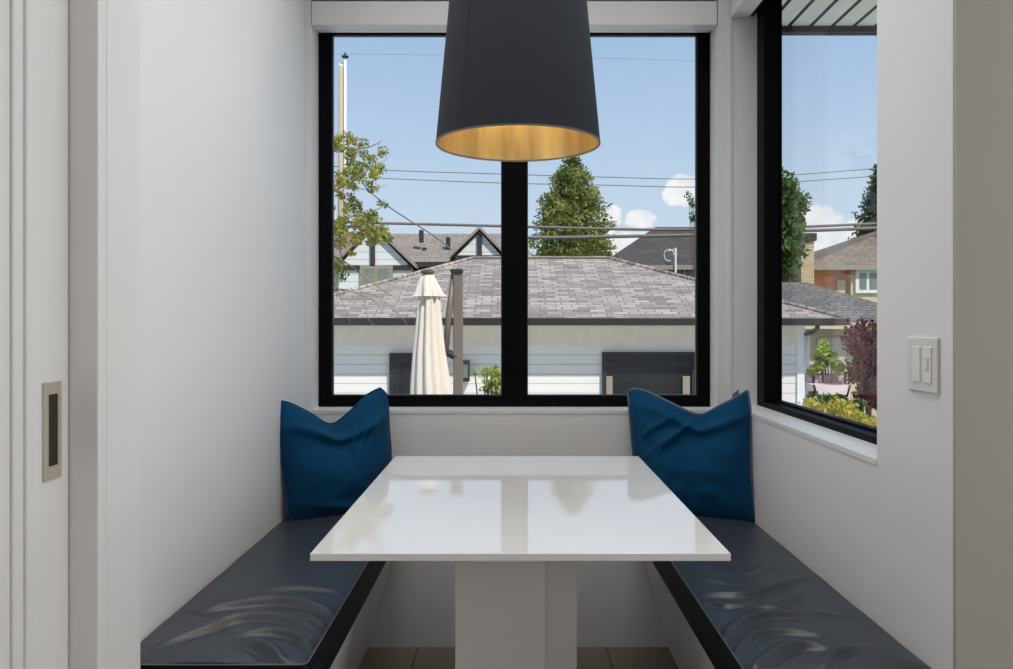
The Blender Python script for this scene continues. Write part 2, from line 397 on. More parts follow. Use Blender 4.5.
def make_cushion(side, xw, xe, ztop, y0, y1, creases, label):
    th = thing('bench_cushion', ((xw+xe)/2, (y0+y1)/2, .44), label, 'cushion', 'leather bench cushions')
    nu, nv = 110, 260
    fld = crease_field(creases)
    U = np.linspace(0, 1, nu); V = np.linspace(0, 1, nv)
    UU, VV = np.meshgrid(U, V)
    inset = .012
    xe_in = xe + (-1 if side > 0 else 1)*(-0)  # seam edge
    X = xw + (xe-xw)*UU; Y = y0 + (y1-y0)*VV
    ed = np.minimum.reduce([(1-UU)*abs(xe-xw), VV*(y1-y0), UU*abs(xe-xw)+.01])
    dome = .012*(1-np.exp(-ed/.035)) + .004*np.sin(np.pi*UU)
    Zc = fld(X, Y)*(1-np.exp(-ed/.008))
    Z = ztop-.012 + dome + Zc + .0012*np.sin(X*31+Y*9)*np.sin(Y*14)
    mb = MB().grid(np.stack([X.ravel(), Y.ravel(), Z.ravel()], 1), nu, nv)
    o = mb.build('seat_cover', M['leather'], th, smooth=True, recalc=True)
    # ensure normals up
    me = o.data
    if sum(p.normal.z for p in me.polygons[:50]) < 0: me.flip_normals()
    # sides : bulging band round the three open edges
    loop = []
    kx = 40
    sgn = 1 if xe > xw else -1
    path = [(xe, y1), ] + [(xe, y1+(y0-y1)*i/60) for i in range(1, 60)] 
    c = .015
    path += [(xe - sgn*c*(1-math.cos(a)), y0 + c*(1-math.sin(a))) if False else (xe-sgn*c*(1-math.cos(a)), y0+c-c*math.sin(a)) for a in [i*math.pi/2/6 for i in range(7)]]
    path += [(xe-sgn*(c+(abs(xe-xw)-c)*i/kx), y0) for i in range(1, kx+1)]
    prof = [(0.0, 0.0), (.003, -.008), (.006, -.03), (.006, -.06), (.004, -.085), (-.004, -.0995)]
    pts = []
    for (ox, dz) in prof:
        for i, (x, y) in enumerate(path):
            a = path[max(i-1,0)]; b = path[min(i+1,len(path)-1)]
            tx, ty = b[0]-a[0], b[1]-a[1]; l = math.hypot(tx, ty) or 1
            nx, ny = (-ty/l, tx/l)
            if nx*sgn < -.01 or ny > .01: nx, ny = -nx, -ny
            zz = ztop-.012+dz
            pts.append((x+nx*ox, y+ny*ox*.8, max(zz, .4405)))
    mb = MB().grid(pts, len(path), len(prof))
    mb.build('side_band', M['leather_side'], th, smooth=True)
    zt = ztop-.0115
    MB().tube([(x, y, zt) for x, y in path], .0017, 6).build('stitched_seam', M['thread'], th, smooth=True)
    xs = xe-sgn*.010
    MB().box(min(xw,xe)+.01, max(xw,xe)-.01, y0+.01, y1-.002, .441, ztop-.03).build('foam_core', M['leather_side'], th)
    return th

def cl(pts, s, ox, oy, z):
    return smoothpl([seatpt(ox+a/s, oy+b/s, z) for a, b in pts])
zl = .545; zr = .536
Lc = [(cl(p, 3.618, 120, 500, zl), a, g) for p, a, g in [
    ([(465,332),(640,322),(800,322)], .004, .010),
    ([(290,400),(430,378),(600,365),(770,390)], .0085, .014),
    ([(140,520),(300,470),(430,430),(600,428),(730,462)], .008, .014),
    ([(640,410),(700,425),(745,440)], .005, .008),
    ([(430,490),(560,476),(650,488),(700,512)], .007, .011),
    ([(465,515),(540,535),(590,578),(625,598)], .009, .012),
    ([(640,455),(690,475),(715,490)], .004, .007)]]
Rc = [(cl(p, 3.268, 650, 500, zr), a, g) for p, a, g in [
    ([(170,300),(300,312),(400,290),(495,255)], .0065, .011),
    ([(120,240),(200,262),(260,275)], .003, .009),
    ([(300,250),(350,235),(380,215)], .003, .010),
    ([(360,350),(430,352),(475,318)], .005, .009),
    ([(245,425),(330,385),(430,376),(610,380)], .008, .012),
    ([(280,478),(350,438),(440,430),(560,446)], .006, .010),
    ([(345,530),(430,488),(500,474),(580,486)], .008, .011),
    ([(570,545),(592,505),(640,490),(700,488)], .006, .009),
    ([(210,330),(260,345),(330,340)], .004, .009)]]
make_cushion(-1, XL+.001, -.394, zl, 1.533, D-.004, Lc, 'charcoal leather seat cushion on the left bench, against the bare wall')
make_cushion(1, XR-.001, .443, zr, 1.512, D-.004, Rc, 'charcoal leather seat cushion on the right bench, below the tall side window')

# ------------------------------------------------------------------ pillows
def interp(pl, t):
    L = [0]
    for a, b in zip(pl, pl[1:]): L.append(L[-1]+math.dist(a, b))
    s = t*L[-1]
    for i in range(len(pl)-1):
        if s <= L[i+1]+1e-12:
            k = (s-L[i])/(L[i+1]-L[i]); return tuple(pl[i][a]+(pl[i+1][a]-pl[i][a])*k for a in range(len(pl[0])))
    return pl[-1]
def make_pillow(top, right, bottom, left, p0, p1, tilt, thick, label, tagpos, chop, seed):
    """outline given in picture measurements, unprojected onto a leaning plane through p0-p1 at seat height"""
    zb = .54
    o = Vector((p0[0], p0[1], zb)); e = Vector((p1[0]-p0[0], p1[1]-p0[1], 0)).normalized()
    nrm = Vector((e.y, -e.x, 0))
    if nrm.y > 0: nrm = -nrm
    upv = (Vector((0,0,1))*math.cos(tilt) - nrm*math.sin(tilt))
    pn = e.cross(upv).normalized()
    if pn.y > 0: pn = -pn
    cam = Vector((0,0,H))
    def loc(p):
        r = Vector(((p[0]-CX)/F, 1, -(p[1]-CY)/F)); t = (o-cam).dot(pn)/r.dot(pn)
        q = cam+r*t-o; return (q.dot(e), q.dot(upv))
    T, R, B, L = [smoothpl([loc(p) for p in c], 8) for c in (top, right, bottom, left)]
    n = 70
    P00, P10, P01, P11 = L[-1], R[-1], T[0], T[-1]
    front = []; back = []; rim = []
    for j in range(n):
        v = j/(n-1)
        for i in range(n):
            u = i/(n-1)
            a = interp(B, u); b = interp(T, u); c = interp(L, 1-v); d = interp(R, 1-v)
            q = []
            for k in (0,1):
                q.append((1-v)*a[k]+v*b[k]+(1-u)*c[k]+u*d[k]-((1-u)*(1-v)*P00[k]+u*(1-v)*P10[k]+(1-u)*v*P01[k]+u*v*P11[k]))
            U, V = 2*u-1, 2*v-1
            base = max(0, (1-abs(U)**2.6))**.62 * max(0, (1-abs(V)**2.6))**.62
            tk = thick*base*(1-.30*max(0, V))
            # chop: vertical valley from the dip
            ch = chop(u, v)
            pt = Vector((q[0]*3.2+seed, q[1]*3.2, seed))
            wr = .014*mnoise.noise(pt*2.2)*base + .006*mnoise.noise(pt*7)*base
            f = tk*ch[0] + ch[1] + wr
            f = max(f, .0)*(1 if base > 0 else 0)
            pos = o+e*q[0]+upv*q[1]
            front.append(pos+pn*f); back.append(pos-pn*(tk*.75))
            if i in (0,n-1) or j in (0,n-1): pass
            if j == n-1: rim.append(pos)
    root = thing('throw_pillow', (o+e*.2)[:2]+(zb,), label, 'pillow', 'teal throw pillows')
    mb = MB().grid(front, n, n); mb.grid(back, n, n)
    mb.build('pillow_cover', M['teal'], root, smooth=True, weld=True)
    edge = [o+e*a+upv*b for a, b in (L[::-1]+T+R)]
    ed = [edge[0]]
    for p in edge[1:]:
        if (p-ed[-1]).length > .004: ed.append(p)
    MB().tube(ed, .0045 if seed > 2 else .0034, 6).build('piping', M['piping'] if seed > 2 else M['teal'], root, smooth=True)
    if tagpos:
        a = Vector((*loc(tagpos[0]),)); b = Vector((*loc(tagpos[1]),))
        q0 = o+e*a.x+upv*a.y; q1 = o+e*b.x+upv*b.y
        h = upv*.016
        MB().prism([q0-h*.4, q1-h*.4, q1+h, q0+h], pn*-.0015).build('care_tag', M['tag'], root)
    return root
def g(x, s): return math.exp(-(x/s)**2)
def chopL(u, v):
    w = max(0, (v-.45)/.55)
    k = 1-.55*w*g(u-.46, .22)
    r = .024*g(v-.84+.10*abs(u-.45), .045)*math.sin(math.pi*u)**.6
    for a0, s in ((.58,.5),(.66,.9),(.76,1.4)):
        r += .011*g((u-a0)-(v-.75)*.9*s*.5, .022)*max(0, min(1, (v-.55)/.2))*max(0,1-v)*4
    r += .008*g(v-.16-.1*u, .03)*math.sin(math.pi*u)
    return (k, r)
def chopR(u, v):
    w = max(0, (v-.4)/.6)
    k = 1-.55*w*g(u-.58, .2)
    r = .024*g(v-.86-.04*math.sin(u*5), .045)*g(u-.6, .38)
    for a0, b0, sl in ((.30,.80,.9),(.38,.72,1.0),(.46,.80,1.3)):
        r += .012*g((v-b0)-(u-a0)*sl, .028)*g(u-a0, .16)
    return (k, r)
make_pillow([(281,401),(292,404),(310,413),(331,424),(350,411),(367,395),(380,388)],
            [(380,388),(387,397),(389,425),(391,458),(389,521)],
            [(291,523),(325,526),(360,526),(389,521)],
            [(281,401),(279,420),(284,470),(291,523)],
            (-.745, 2.60), (-.44, 2.85), math.radians(5), .085,
            'teal velvet throw pillow with dented top in the left bench corner', None, chopL, 1.3)
make_pillow([(628,392),(633,389),(645,391),(665,400),(690,412),(703,414),(717,407),(735,398),(748,390)],
            [(748,390),(751,420),(751,470),(756,522)],
            [(642,521),(680,526),(720,526),(756,522)],
            [(628,392),(631,430),(634,460),(642,521)],
            (.425, 2.86), (.785, 2.655), math.radians(5), .085,
            'teal velvet throw pillow with grey edge tag in the right bench corner', ((732,399),(739,394)), chopR, 4.1)

# ------------------------------------------------------------------ pendant lamp
lx, ly, lz = .0155, 2.08, 1.651
pl = thing('pendant_lamp', (lx, ly, lz), 'large charcoal drum pendant lamp with gold lining above the white table', 'lamp')
R0, R1, ZT = .213, .158, 2.234
MB().lathe(lx, ly, [(R0, lz), (R1, ZT)], 96).build('lamp_shade', M['shade'], pl, smooth=True)
MB().lathe(lx, ly, [(R0-.0025, lz+.0005), (R1-.0025, ZT)], 96).build('gold_lining', M['gold'], pl, smooth=True)
MB().lathe(lx, ly, [(R0+.0006, lz+.0035),(R0+.0006, lz-.001),(R0-.0032, lz-.001),(R0-.0032, lz+.0035)], 96).build('rim', mat('grey_rim', srgb(104,98,100), .5), pl, smooth=False)
MB().lathe(lx, ly, [(.001, ZT-.02), (R1-.004, ZT-.02)], 48).build('top_diffuser', M['plastic2'], pl)
an = math.radians(270-40.5)
mb = MB()
dz = ZT-lz
p = []
for k, (r, z) in enumerate(((R0+.0008, lz+.002), (R1+.0008, ZT))):
    for w_ in (-.0012, .0012):
        a2 = an + w_/r
        p.append((lx+r*math.cos(a2), ly+r*math.sin(a2), z))
mb.poly(p, [(0,1,3,2)]).build('shade_seam', M['shade_seam'], pl)
MB().tube([(lx,ly,2.10),(lx,ly,2.28)], .018, 16).build('socket', M['black'], pl, smooth=True)
MB().tube([(lx,ly,2.27),(lx,ly,CEIL)], .003, 8).build('cord', M['black'], pl, smooth=True)
MB().lathe(lx, ly, [(.001,CEIL-.025),(.055,CEIL-.025),(.06,CEIL-.001)], 32).build('ceiling_rose', M['shade'], pl, smooth=False)
bm_prof = [(.001,1.985),(.018,1.99),(.030,2.01),(.033,2.035),(.026,2.06),(.014,2.085),(.013,2.10)]
bulb = bpy.data.materials.new('warm_bulb'); bulb.use_nodes = True
bb = bulb.node_tree.nodes['Principled BSDF']; bb.inputs['Base Color'].default_value=(1,.9,.75,1)
bb.inputs['Emission Color'].default_value=(1,.80,.52,1); bb.inputs['Emission Strength'].default_value=12
MB().lathe(lx, ly, bm_prof, 24).build('bulb', bulb, pl, smooth=True)

# ================================================================== OUTSIDE
GZ = -1.1
struct(MB().box(-60, 60, 11, 120, GZ-.2, GZ).build('ground', M['grass']))
struct(MB().box(-12, 12, 3.13, 11, GZ-.2, GZ).build('bounce_patio', mat('pale_bounce_concrete', srgb(206,203,196), .9, var=.05)))  # unseen slab, added pale to bounce light onto the garage siding
# overhanging soffit of this house
struct(MB().box(1.03, 3.8, 0, 3.88, 2.63, 2.75).box(-3, 1.03, 3.13, 3.88, 2.63, 2.75).build('porch_soffit', M['soffit']))
struct(MB().box(-3, 3.9, 3.88, 3.93, 2.60, 2.85).box(3.8, 3.9, 0, 3.88, 2.60, 2.85).build('porch_fascia', M['trimd']))
struct(MB().box(-3.4, 3.9, -3.4, 3.9, 2.86, 3.3).build('sun_block_slab', M['houseW']))  # unseen slab added over the house to block the sun

# garage ------------------------------------------------------------
ge = 1.25; gr = 2.205
gar = thing('garage', (.44, 10.4, GZ), 'low white-sided garage with grey-brown hipped shingle roof behind the cream parasol', 'building')
E0 = Vector((-3.26,10,ge)); E1 = Vector((4.14,10,ge)); E2 = Vector((4.14,15.26,ge)); E3 = Vector((-3.26,15.26,ge))
Ra = Vector((-.616,12.63,gr)); Rb = Vector((1.53,12.63,gr))
MB().poly([E0,E1,E2,E3,Ra,Rb], [(0,1,5,4),(1,2,5),(2,3,4,5),(3,0,4)]).build('roof', M['shingle'], gar, recalc=False)
mb = MB()
for a, b in ((E0,Ra),(E1,Rb),(Ra,Rb)): mb.tube([a+Vector((0,0,.012)), b+Vector((0,0,.012))], .03, 6)
mb.build('ridge_caps', M['shingle'], gar)
mb = MB(); mb.box(-3.30, 4.18, 9.93, 10.0, ge-.09, ge+.005).box(4.14,4.2,9.93,15.3,ge-.09,ge+.005).box(-3.32,-3.26,9.93,15.3,ge-.09,ge+.005)
mb.build('gutter', M['gutter'], gar, bevel=.01)
MB().box(-3.24, 4.12, 10.0, 10.4, ge-.10, ge-.08).box(3.78,4.12,10.4,15.2,ge-.10,ge-.08).build('eave_soffit', M['soffit_y'], gar)
MB().box(-2.9, 3.78, 10.4, 14.9, GZ, ge-.10).build('wall', M['siding'], gar)
MB().box(3.70, 3.80, 10.375, 10.41, GZ, ge-.10).build('corner_board', M['trimw'], gar)
MB().box(-2.9, 3.78, 10.38, 10.402, ge-.36, ge-.10).build('frieze_board', M['soffit_y'], gar)
dsp = [P(805,329,10.0), P(812,331,10.05), P(817,329,10.1), P(820,323,10.1)]
MB().tube([P(817,322,9.97), P(817.5,328,9.98), P(813,332,10.1), P(806,334,10.3)], .03, 8).build('downspout', M['gutter'], gar, smooth=True)
MB().tube([(3.83,10.36,H-.13),(3.83,10.42,GZ+.1)], .03, 8).build('downspout', M['trimw'], gar, smooth=True)
def gz(py, d=10.4): return H-(py-CY)/F*d
def gx(px, d=10.4): return (px-CX)/F*d
# man door behind the parasol
dr = MB().box(gx(390), gx(444), 10.34, 10.40, GZ, gz(353)).build('door_frame', M['trimd'], gar)
MB().box(gx(396), gx(438), 10.33, 10.345, GZ+.05, gz(358)).build('door_leaf', mat('grey_black_door', srgb(44,42,42), .4, var=.3, scale=3), dr)
MB().box(gx(400), gx(434), 10.325, 10.331, gz(398), gz(362)).build('door_pane', M['darkglass'], dr)
# broad window
wf = MB()
a, b, z0, z1 = gx(602), gx(695), gz(398)-.9, gz(352)
wf.box(a, a+.05, 10.35, 10.41, z0, z1).box(b-.05, b, 10.35, 10.41, z0, z1).box(a+.05, b-.05, 10.35, 10.41, z1-.05, z1).box(a+.05, b-.05, 10.35, 10.41, z0, z0+.05)
wf = wf.build('window', M['trimd'], gar)
MB().box(a+.05, b-.05, 10.375, 10.40, z0+.05, z1-.05).build('window_pane', M['darkglass'], wf)
MB().box(a+.05, b-.05, 10.362, 10.376, gz(366), gz(361)).build('transom', M['trimd'], wf)
MB().box(a+.051, a+.13, 10.34, 10.37, z0, gz(376)).build('window_post', M['taupe'], wf); MB().box(b-.17,b-.08,10.34,10.37,z0,gz(376)).build('window_post', M['taupe'], wf)
# wall lantern
lt = MB().box(gx(462), gx(470), 10.25, 10.37, gz(381), gz(360)).build('wall_lantern', M['trimd'], gar, bevel=.01)
MB().box(gx(464), gx(468.5), 10.235, 10.251, gz(377), gz(364)).build('lantern_pane', M['greyglass'], lt)

# parasol ------------------------------------------------------------
um = thing('parasol', (P(457,0,6.0).x, 6.0, GZ), 'closed cream cantilever parasol with taupe pole in front of the garage', 'parasol')
cx = (429-CX)/F*6; cz = lambda y: H-(y-CY)/F*6
def fold(prof, seg=64, amp=.16, k=11, sk=0.0, cxo=cx, cyo=6.0):
    mb = MB(); pts = []
    for j, (r, z, a_, dx) in enumerate(prof):
        for i in range(seg+1):
            t = 2*math.pi*i/seg
            rr = r*(1+a_*(math.cos(k*t)*.6+.4*math.cos(5*t+1)))
            pts.append((cxo+dx+rr*math.cos(t), cyo+rr*math.sin(t)*.85, z))
    return mb.grid(pts, seg+1, len(prof))
sx = 6/F
fold([(.005,cz(273),0,-.01),(5*sx,cz(275),.05,-.01),(8*sx,cz(284),.15,-.01),(9*sx,cz(294),.25,0),(11*sx,cz(320),.22,0),(14*sx,cz(350),.2,0),(17*sx,cz(380),.2,0.01),(19*sx,cz(400),.2,.02),(17*sx,cz(430),.2,.02),(10*sx,cz(450),.2,.02)]).build('canopy', M['canvas'], um, smooth=True)
fold([(.004,cz(272.5),0,-.01),(6*sx,cz(275),.05,-.01),(9.5*sx,cz(283),.12,-.01),(12.5*sx,cz(293),.2,-.0),(13.5*sx,cz(296.5),.35,0.0)], k=7).build('vent_cap', M['canvas'], um, smooth=True)
MB().lathe(cx-.01, 6.0, [(.002,cz(269)),(.03,cz(269.5)),(.055,cz(271.5)),(.05,cz(273.5))], 20).build('finial', M['bark'], um, smooth=True)
MB().tube([(cx,6.0,cz(300)),(cx+.01,6.0,GZ+.45)], .022, 8).build('centre_rod', M['polebrown'], um)
px0 = (458-CX)/F*6.05
MB().box(px0-.035, px0+.035, 6.02, 6.11, GZ+.05, cz(272)).build('pole', M['polebrown'], um, bevel=.008)
MB().box(px0-.055, px0+.037, 6.005, 6.125, cz(273), cz(268.5)).build('pole_cap', M['trimd'], um, bevel=.008)
MB().tube([(px0-.035,6.06,cz(274)),((449-CX)/F*6.0,6.03,cz(310)),((445-CX)/F*6,6.02,cz(356))], [.02,.024,.022], 8).build('arm', M['polebrown'], um, smooth=True)
MB().tube([(px0-.09,6.04,cz(352)),(px0+.0,6.05,cz(358))], .03, 10).build('crank', M['trimd'], um)
MB().box(px0-.45, px0+.45, 5.6, 6.5, GZ, GZ+.07).build('base', M['polebrown'], um, bevel=.02)

# houses ------------------------------------------------------------
def gable_roof(mb, ax, az, ex0, ex1, ez, y0, y1, th=.12):
    for e_, s in ((ex0,-1),(ex1,1)):
        mb.poly([(ax,y0,az),(e_,y0,ez),(e_,y1,ez),(ax,y1,az),(ax,y0,az+th),(e_,y0,ez+th),(e_,y1,ez+th),(ax,y1,az+th)],
                [(0,1,2,3),(4,5,6,7),(0,1,5,4),(1,2,6,5),(2,3,7,6),(3,0,4,7)])
    return mb
hw = thing('gabled_house', (-2.6, 22, GZ), 'white two-gabled house with brown roof behind the garage on the left', 'building')
q = lambda x,y,d: P(x,y,d)
MB().box(-6.2, .35, 22.3, 28, GZ, 2.9).build('wall', M['houseW'], hw)
MB().poly([(-6.4,21.9,2.75),(.6,21.9,2.9),(.3,25,3.98),(-6.2,25,3.98),(-6.4,28.2,2.75),(.6,28.2,2.9)],[(0,1,2,3),(3,2,5,4)]).build('roof', M['shingle_w'], hw, recalc=False)
MB().box(-6.4,.6,21.86,21.92,2.72,2.86).build('gutter', M['trimd'], hw)
for nm, pxa, pya, pl_, pr_, pe in (('l',372,226,333,414,266),('r',479.5,229,451,506,256)):
    d = 21.4; A = q(pxa,pya,d); Lf = q(pl_,pe,d); Rt = q(pr_,pe,d)
    w_ = MB().prism([(Lf.x+.12,d+.15,GZ),(Rt.x-.12,d+.15,GZ),(Rt.x-.12,d+.15,Rt.z),(A.x,d+.15,A.z-.05),(Lf.x+.12,d+.15,Lf.z)], (0,1.4,0)).build('gable_wall', M['houseW'], hw)
    MB().box(Lf.x+.1,Rt.x-.1,d+.09,d+.15,Lf.z-.10,Lf.z+.03).build('gable_band', M['trimd'], w_)
    MB().box(A.x-.06,A.x+.06,d+.08,d+.15,Lf.z,A.z-.1).build('king_post', M['trimd'], w_)
    gable_roof(MB(), A.x, A.z, Lf.x-.05, Rt.x+.05, Lf.z-.05, d, d+3, .09).build('gable_roof', M['taupe'], hw)
d = 21.5
a = q(360,265,d); b = q(393,290,d)
wf = MB().box(a.x,b.x,d-.02,d+.06,b.z,a.z).build('window', M['taupe'], hw)
MB().box(a.x+.12,(a.x+b.x)/2-.05,d-.04,d-.015,b.z+.1,a.z-.1).build('pane', M['greyglass'], wf)
MB().box((a.x+b.x)/2+.05,b.x-.12,d-.04,d-.015,b.z+.1,a.z-.1).build('pane', M['greyglass'], wf)
a = q(408,264,22.2); b = q(432,276,22.2)
wf = MB().box(a.x,b.x,22.2,22.32,b.z,a.z).build('window', M['trimd'], hw)
MB().box(a.x+.08,b.x-.08,22.18,22.21,b.z+.06,a.z-.06).build('pane', M['darkglass'], wf)
for (x_, y_) in ((424,233),(427,250),(450,240)):
    c_ = q(x_, y_, 24); MB().box(c_.x-.06,c_.x+.06,23.2,23.4,c_.z-.35,c_.z).build('roof_vent', M['trimd'], hw)

hd = thing('dark_roofed_house', (7, 34, GZ), 'house with dark shingle hip roof behind the garage right of the conifer', 'building')
K = 1.19
def kz(z): return H+(z-H)*K
e0 = Vector((2.95*K,27.5*K,kz(3.15))); e1 = Vector((8.9*K,27.5*K,kz(3.15))); r0 = Vector((5.75*K,32*K,kz(5.03))); r1 = Vector((8.2*K,32*K,kz(5.03)))
MB().poly([e0,e1,r1,r0,(2.95*K,36.5*K,e0.z),(8.9*K,36.5*K,e0.z)],[(0,1,2,3),(4,0,3),(1,5,2),(5,4,3,2)]).build('roof', M['shingle_d'], hd, recalc=False)
MB().box(2.95*K,8.9*K,27.44*K,27.5*K,kz(3.02),kz(3.18)).build('fascia', M['taupe'], hd)
MB().box(3.4*K,8.7*K,27.9*K,36*K,GZ,kz(3.15)).build('wall', M['taupe'], hd)
for a_, b_ in ((655,668),(671,681),(684,697)):
    A = q(a_,267,27.8*K); B = q(b_,282,27.8*K)
    wf = MB().box(A.x,B.x,27.82*K,27.9*K,B.z,A.z).build('window', M['trimw'], hd)
    MB().box(A.x+.07,B.x-.07,27.8*K,27.83*K,B.z,A.z-.07).build('pane', M['greyglass'], wf)
mb = MB(); dd = 27.4*K; b0 = q(675.5,268,dd); t0 = q(675.5,248,dd)
mb.tube([b0,t0],.05,8); c_ = q(669,255,dd)
mb.tube([c_+Vector((.2*math.cos(k/16*6.283),0,.24*math.sin(k/16*6.283))) for k in range(14)], .018, 6)
mb.tube([q(668,251,dd),q(676,249,dd)],.02,6)
mb.tube([b0, b0-Vector((0,0,.5))],.05,8)
mb.build('roof_aerial', M['trimw'], hd)['label'] = 'white roof aerial'

hb = thing('brown_house', (11, 24, GZ), 'beige and cedar house with brown hip roof seen through the side window', 'building')
e0 = Vector((8.55,24,2.85)); e1 = Vector((19,24,2.95)); r0 = Vector((14.6,28,5.04)); r1 = Vector((17,28,5.04))
MB().poly([e0,e1,r1,r0,(8.55,32,2.85),(19,32,2.95)],[(0,1,2,3),(4,0,3),(1,5,2),(5,4,3,2)]).build('roof', M['shingle_b'], hb, recalc=False)
MB().box(8.5,19,23.93,24.0,2.78,2.93).build('gutter', M['taupe'], hb)
MB().box(8.9,18.6,24.5,31.5,GZ,2.86).build('wall', M['cedar'], hb)
A = q(851,264,24.2)
w_ = MB().box(A.x,18,24.2,25,GZ,2.84).build('bay_wall', M['beige'], hb)
A = q(856,269,24.1); B = q(882,293,24.1)
wf = MB().box(A.x,B.x,24.12,24.2,B.z,A.z).build('window', M['trimw'], hb)
mA = q(868,0,24.1).x
MB().box(A.x+.12,mA-.04,24.1,24.13,B.z+.12,A.z-.12).box(mA+.06,B.x-.12,24.1,24.13,B.z+.12,A.z-.12).build('pane', M['greyglass'], wf)
A = q(838,280,24.3); B = q(846,292,24.3)
MB().box(A.x,B.x,24.35,24.5,B.z-1,A.z).build('cedar_post', M['beige'], hb)
A = q(802,236,23.2); B = q(814,236,23.2)
ch = MB().box(A.x-.02,B.x,23.2,24.0,GZ,A.z).build('chimney', M['chim'], hb)
MB().box(A.x-.08,B.x+.06,23.14,24.06,A.z-.14,A.z+.08).build('chimney_cap', M['trimd'], ch)
MB().poly([(6.2,23.5,2.3),(8.6,23.5,2.6),(8.6,27,3.3),(7.3,27,3.2)]).build('low_roof', M['shingle_b'], hb, recalc=False)
MB().box(6.6,8.7,24.0,27,GZ,2.4).build('wing_wall', M['taupe'], hb)

g2 = thing('neighbour_garage', (6.6, 16.4, GZ), 'beige garage with slate grey hip roof seen beyond the white garage corner', 'building')
e0 = Vector((4.5,16,1.18)); e1 = Vector((8.75,16,1.18)); r0 = Vector((5.6,18.4,2.13)); r1 = Vector((6.75,18.4,2.13))
MB().poly([e0,e1,r1,r0,(4.5,20.8,1.18),(8.75,20.8,1.18)],[(0,1,2,3),(4,0,3),(1,5,2),(5,4,3,2)]).build('roof', M['shingle_g'], g2, recalc=False)
MB().box(4.45,8.8,15.94,16.02,1.07,1.19).build('fascia', M['beige'], g2)
MB().box(4.8,8.5,16.4,20.4,GZ,1.12).build('wall', M['beige'], g2)
A = q(818,338,16.3); B = q(846,375,16.3)
MB().box(A.x,B.x,16.34,16.4,GZ,A.z).build('garage_door', mat('pale_roll_door', srgb(196,186,180), .6, var=.03), g2)

# utility pole and cables ---------------------------------------------
up = thing('utility_pole', (P(341.8,0,29.6).x, 29.6, GZ), 'tall pale wooden utility pole with bare top rising behind the leafy branches', 'pole')
a = P(341.8,66,29.6); 
MB().tube([(a.x,29.6,GZ),(a.x,29.6,a.z)], [.19,.12], 14).build('shaft', M['woodpole'], up, smooth=True)
MB().lathe(a.x,29.6,[(.001,a.z+.11),(.09,a.z+.10),(.13,a.z-.0),(.12,a.z-.05)],14).build('pole_cap', M['ceramic'], up, smooth=True)
b = P(346,60,29.6)
MB().tube([(b.x,29.45,P(0,270,29.6).z),(b.x,29.45,b.z)], .055, 10).build('conduit', M['ceramic'], up, smooth=True)
MB().lathe(b.x,29.45,[(.05,b.z-.05),(.03,b.z+.02),(.13,b.z+.05),(.13,b.z+.09),(.04,b.z+.13),(.03,b.z+.22),(.001,b.z+.24)],14).build('insulator', M['trimd'], up, smooth=True)

def cable(name, pts, r, m, label, d=26):
    q_ = smoothpl([(x,y) for x, y in pts], 6)
    o = MB().tube([P(x,y,d) for x,y in q_], r, 6).build(name, m, None, smooth=True)
    return tag(o, label, 'cable', 'overhead cables')
cable('power_cable', [(347,222),(377,223),(501,226),(612,229),(696,229.5),(784,227.5),(877,223.5),(960,219)], .048, M['cable'], 'upper of the two thick grey cables crossing above the house roofs')
cable('power_cable', [(347,234),(391,236),(501,237.5),(560,237.5),(640,236),(696,235),(784,231.5),(877,228),(960,224)], .062, M['cable'], 'lower and thickest grey cable crossing just above the house roofs')
cable('power_cable', [(300,163),(382,170),(501,174),(600,177),(696,179),(784,175.5),(877,168.5),(960,163)], .016, M['cable_d'], 'upper of the two thin wires crossing the mid sky', 30)
cable('power_cable', [(300,174),(375,178),(501,183),(600,185),(696,187),(784,182.5),(877,176),(960,170)], .016, M['cable_d'], 'lower of the two thin wires crossing the mid sky', 30)
cable('power_cable', [(300,54),(400,54.5),(510,56),(600,58),(700,61)], .005, M['cable_d'], 'faint thin wire high in the sky near the window top', 30)
cable('service_wire', [(346,140),(362,182),(384,203),(409,220),(434,236),(452,250)], .020, M['cable_d'], 'thin wire drooping diagonally from the utility pole to the gabled house', 21)

# vegetation ----------------------------------------------------------
def leaves(name, clusters, n, size, m, parent, flat=0, seed=1, asp=.5):
    """clusters: list of (centre, radius xyz)"""
    rng = np.random.default_rng(seed); k = len(clusters)
    vol = np.array([max(1e-6, c[1][0]*c[1][2])**.9 for c in clusters]); pr = vol/vol.sum()
    idx = rng.choice(k, n, p=pr)
    cen = np.array([c[0] for c in clusters], float)[idx]; rad = np.array([c[1] for c in clusters], float)[idx]
    dr = rng.normal(size=(n,3)); dr /= np.linalg.norm(dr,axis=1)[:,None]
    rr = rng.random(n)**.45
    c = cen + dr*rad*rr[:,None]
    a = rng.normal(size=(n,3)); a /= np.linalg.norm(a,axis=1)[:,None]
    if flat: a[:,2] *= (1-flat); a /= np.linalg.norm(a,axis=1)[:,None]
    b = rng.normal(size=(n,3)); b -= (b*a).sum(1)[:,None]*a; b /= np.linalg.norm(b,axis=1)[:,None]
    s = size*(.6+.8*rng.random(n))[:,None]
    v = np.stack([c-a*s, c+b*s*asp, c+a*s, c-b*s*asp], 1).reshape(-1,3)
    mb = MB(); mb.v = [tuple(x) for x in v]; mb.f = [[4*i,4*i+1,4*i+2,4*i+3] for i in range(n)]
    return mb.build(name, m, parent, recalc=False)

